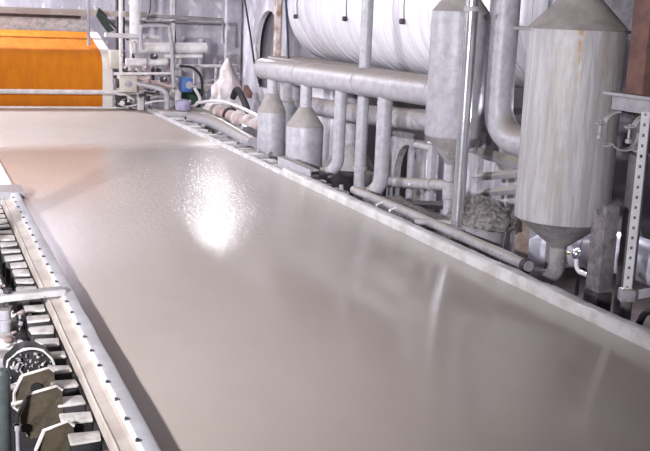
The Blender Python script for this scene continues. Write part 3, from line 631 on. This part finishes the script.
pipe('level_pipe', [(5.0,21.45,1.20),(5.85,21.45,1.22)], .045, M_pipew, 'thin white pipe just under the thickest level pipe')
pipe('level_pipe', [(4.17,21.4,1.06),(5.05,21.4,1.09)], .085, M_pipew, 'medium white level pipe below the thickest pipe', n=18, flanges=((0,.5),))
pipe('level_pipe', [(3.9,21.3,.82),(5.2,21.3,.85)], .03, M_pipew, 'thin white rod above the beige gearbox')
pipe('level_pipe', [(3.75,21.5,1.62),(5.0,22.0,1.58)], .05, M_pipew, 'white pipe end behind the thickest pipe')
t = thing('hoop_rail', 'bent pipe hoop standing before the thickest white pipe', 'handrail', (4.9,21.2,0))
MB().tube(smooth_path([(4.46,21.2,1.35),(4.45,21.2,1.75),(4.52,21.2,1.84),(4.98,21.2,1.85),(5.06,21.2,1.78),(5.12,21.2,1.3),(5.16,21.2,.55)], 4), .042, 12).build('hoop', M_paint, t)
t = thing('gearbox', 'beige gearbox cube beside the orange felt edge', 'gearbox', (4.15,21.6,.3))
MB().span((4.05,21.45,.42),(4.42,21.8,.80)).build('case', M_box, t, bevel=.02)
MB().cyl((4.0,21.6,.6),(4.06,21.6,.6),.1,n=16).build('shaft_cover', M_dark, t)
MB().lathe((4.23,21.44,.6),[(.02,-.02),(.08,-.01),(.08,.02)],12,'Y').build('cap', M_paint_d, t)
tag(MB().span((3.95,22.0,.88),(4.20,22.3,1.28)).build('bearing_block', M_box, bevel=.03), 'beige bearing block at the end of the felt roll', 'block')
tag(MB().span((4.08,22.0,.05),(4.30,22.2,.40)).build('bearing_block', M_dark, bevel=.02), 'dark block under the beige gearbox', 'block')
tag(MB().span((4.55,22.3,.1),(5.1,22.5,.42)).build('tank_box', M_purple, bevel=.02), 'bluish grey box behind the handrail post', 'box')
t = thing('u_pipe', 'grey bent pipe dropping behind the handrail post', 'pipe', (5.0,21.3,0))
MB().tube(smooth_path([(4.4,21.4,.62),(4.75,21.3,.55),(4.95,21.2,.48),(5.02,21.2,.3),(5.02,21.2,-.1)], 4), .06, 12).build('bend', M_paint, t)
MB().tube(smooth_path([(4.4,21.5,.75),(4.8,21.35,.64),(5.15,21.2,.56)], 4), .035, 10).build('branch', M_pink, t)
t = thing('motor', 'small blue motor with pale face among the far pipes', 'motor', (5.5,21.4,.4))
MB().span((5.36,21.3,.44),(5.62,21.6,.76)).build('case', M_blue, t, bevel=.03)
MB().lathe((5.53,21.28,.6),[(.03,0),(.08,.01),(.08,.04)],14,'Y').build('face', M_paint, t)
pipe('white_upright', [(5.38,21.7,-.2),(5.38,21.7,1.4)], .07, M_pipew, 'white upright pipe behind the blue motor', flanges=((0,.6),))
tag(MB().tube(smooth_path([(5.3,21.4,1.0),(5.6,21.35,.98),(5.78,21.3,.8),(5.82,21.3,.5),(5.75,21.3,.25),(5.55,21.3,.1)], 5), .03, 8).build('hose', M_black), 'black hose looping right of the blue motor', 'hose')
tag(MB().tube(smooth_path([(5.62,21.2,.55),(5.75,21.2,.3),(5.6,21.2,.15),(5.4,21.2,.12)], 5), .035, 8).build('hose', M_pipew), 'white hose curling under the blue motor', 'hose')
tag(MB().span((5.7,22.6,-.3),(6.15,22.8,.42)).build('green_panel', M_green), 'dark green panel behind the black hose loop', 'panel')
tag(MB().lathe((5.3,20.9,.2),[(.06,-.14),(.16,-.10),(.17,.10),(.05,.13)],18).build('pump_bowl', M_purple), 'grey purple round pump beside the far sheet edge', 'pump')
tag(MB().box((5.35,21.2,.02),(1.1,.9,.12)).build('far_step', M_conc, bevel=.02), 'low concrete step at the far right sheet corner', 'step')
# valves and joints, small fittings
for k, (x, y, z, r) in enumerate([(4.75,21.3,1.2,.06),(5.25,21.3,1.0,.06),(4.55,21.3,.95,.055),(4.95,21.25,.72,.06),(5.22,21.3,.7,.07),(4.62,21.3,.72,.055)]):
    tf = thing('pipe_fitting', ['dark fitting under the thickest white pipe', 'fitting beside the hoop foot', 'fitting left of the medium white pipe', 'fitting on the bent grey pipe', 'fitting left of the blue motor', 'fitting right of the beige gearbox'][k], 'fitting', (x,y,z))
    MB().lathe((x,y,z), [(r*.5,-r*1.3),(r,-r),(r,r),(r*.5,r*1.3)], 10, 'XYZ'[k % 3]).build('collar', (M_dark, M_paint_d, M_pink)[k % 3], tf)
    MB().cyl((x,y,z),(x,y-.12,z+.04),r*.35,n=8).build('stem', M_pipew, tf)
# far wall rails and bar
t = thing('wall_bar', 'grey bar bent down at one end on the back wall', 'bracket', (6,24.2,1.4))
MB().tube([(5.0,24.2,2.03),(7.12,24.2,2.0),(7.13,24.2,1.42)], .05, 10).build('bar', M_paint_d, t)
MB().tube([(5.3,24.2,2.02),(5.3,26.5,2.02)], .03, 8).build('stay', M_paint_d, t)
t = thing('far_railing', 'thin pale railing before the back wall', 'railing', (6.8,24,-.3))
MB().tube([(6.1,24,.86),(7.45,24,.88)], .035, 10).build('rail', M_pipew, t)
MB().tube([(6.1,24,.36),(7.45,24,.38)], .06, 4).build('rail', M_pipew, t)
for x in (6.35,6.9,7.42): MB().tube([(x,24,-1),(x,24,.87)], .03, 8).build('post', M_pipew, t)
pipe('conduit', [(6.7,24.6,-1),(6.7,24.6,1.5)], .09, M_paint, 'grey conduit standing behind the thin railing')
for k, pts in enumerate([[(5.9,23.5,.35),(6.5,23.4,.55),(7.3,23.3,.70)], [(6.4,23.4,.3),(6.9,23.3,.25),(7.4,23.3,.62)], [(5.75,26.475,3),(5.8,26.475,2.2),(5.6,26.475,1.7),(5.3,26.475,1.45)], [(6.35,26.475,3.5),(6.4,26.475,2.4),(6.5,26.475,1.2)]]):
    tag(MB().tube(smooth_path(pts,4), .018, 6).build('cable', M_paint_d if k < 2 else M_dark), ['grey cable sagging before the railing, upper', 'grey cable sagging before the railing, lower', 'dark cable hanging on the back wall by the bar', 'dark thin cable down the back wall seam'][k], 'cable')
tag(MB().span((6.95,24.3,FZ),(7.35,24.5,.38)).build('dark_box', M_dark, bevel=.03), 'small dark box at the foot of the railing', 'box')
tag(MB().prism([(3.72,22.4,2.0),(3.78,22.4,2.18),(3.95,22.4,2.02),(4.02,22.4,1.80),(4.12,22.4,1.70),(3.98,22.4,1.64),(3.85,22.4,1.80)], (0,.08,0)).build('dark_guard', mat('greenish_black', (.03,.05,.038), None, 5, .6), smooth=False), 'dark greenish guard plate above the felt corner', 'guard')
tag(MB().tube([(3.75,22.39,2.12),(4.42,22.39,1.5)], .025, 8).build('stay_rod', M_dark), 'dark diagonal rod beside the guard plate', 'rod')
# far edge pieces along the right
t = thing('sloped_pipe', 'smooth pale curved pipe along the far right sheet edge', 'pipe', (5.4,18,-.1))
MB().tube(smooth_path([(5.42,20.6,-.03),(5.42,19.9,.0),(5.42,18.8,.05),(5.42,17.5,.0),(5.42,16.4,-.05)], 5), .13, 16).build('pipe', M_paint, t)
t = thing('coupled_pipe', 'brownish pipe with clamp flanges before the white heap', 'pipe', (6.0,19.5,0))
MB().tube([(5.95,20.7,.12),(5.95,17.5,.10)], .13, 18).build('pipe', M_pink, t)
for y in (20.3,19.6,19.0,18.3,17.8): MB().tube([(5.95,y,.12),(5.95,y-.07,.12)], .17, 18).build('flange', M_rail if y != 19.6 else M_dark, t)
t = thing('roller_end', 'dark roller with steel cap beside the farther bottle vessel', 'roller', (5.7,17,-.2))
MB().tube([(5.66,17.5,.02),(5.66,16.6,.02)], .11, 18).build('roller', M_dark, t)
MB().tube([(5.66,17.7,.02),(5.66,17.5,.02)], .125, 18).build('cap', M_silver, t)
tag(MB().tube(smooth_path([(5.6,20.9,.25),(5.8,20.0,.38),(6.0,19.2,.34),(6.0,18.2,.3),(5.9,17.6,.32)],5), .035, 8).build('hose', M_pipew), 'white hose lying over the coupled brownish pipe', 'hose')
ordi = ['first','second','third','fourth','fifth','sixth','seventh','eighth','ninth','last']
tone = ['pale crusted', 'dull grey', 'pinkish', 'concrete grey']
for k in range(10):
    y = 20.6-k*.42
    tag(MB().box((5.66+.04*(k % 2), y, -.02), (.13,.2,.16+.05*(k % 2)), rz=k*.7).build('scrap_block', (M_crust, M_paint_d, M_pink, M_conc)[k % 4], bevel=.02, wob=.02, wscale=9), tone[k % 4]+' scrap block, '+ordi[k]+' from the blue motor towards the bottle vessels', 'block', 'scrap blocks beyond the far sheet edge')
tag(MB().span((5.55,16.2,FZ),(6.2,20.75,-.10)).build('scrap_ledge', M_conc, bevel=.02), 'low concrete ledge carrying the clutter beyond the far sheet edge', 'ledge')
# crowded small pipework between the felt roll and the blue motor
t = thing('valve_manifold', 'crowded manifold of small pipes and valves beside the felt roll', 'manifold', (4.7,21.9,-.1))
random.seed(21)
pal = (M_pipew, M_paint_d, M_dark, M_pink, M_pipew, M_crust)
MB().span((4.84,21.95,-.15),(5.5,22.3,.02)).build('plinth', M_conc, t, bevel=.01)
for k in range(16):
    x = random.uniform(4.1,5.3); z0 = random.uniform(.0,.6); z1 = z0+random.uniform(.25,.7); y = random.uniform(21.9,22.15)
    p = MB().tube([(x,y,z0),(x+random.uniform(-.05,.05),y,z1)], random.uniform(.018,.04), 8).build('riser', pal[k % 6], t)
    MB().lathe((x,y,z0+.1), [(.03,-.04),(.06,-.03),(.06,.03),(.03,.04)], 8).build('flange', pal[(k+2) % 6], p)
for k in range(14):
    x = random.uniform(4.0,4.9); z = random.uniform(.12,1.0); y = random.uniform(21.75,21.95)
    MB().tube(smooth_path([(x,y,z),(x+.2,y-.05,z+random.uniform(-.08,.08)),(x+random.uniform(.35,.6),y,z+random.uniform(-.15,.1))],3), random.uniform(.014,.035), 7).build('branch', pal[(k*5+1) % 6], t)
for k in range(22):
    x = random.uniform(4.0,5.35); z = random.uniform(.08,1.25); y = 21.72+random.uniform(-.05,.1); r = random.uniform(.03,.06)
    v = MB().lathe((x,y,z), [(r*.4,-r*1.2),(r,-r*.8),(r*.7,0),(r,r*.8),(r*.4,r*1.2)], 8, 'XYZ'[k % 3]).build('valve', pal[(k*3+2) % 6], t)
    MB().tube([(x,y,z),(x,y-.05,z+.08),(x+.06,y-.05,z+.09)], .012, 6).build('handle', pal[k % 6], v)
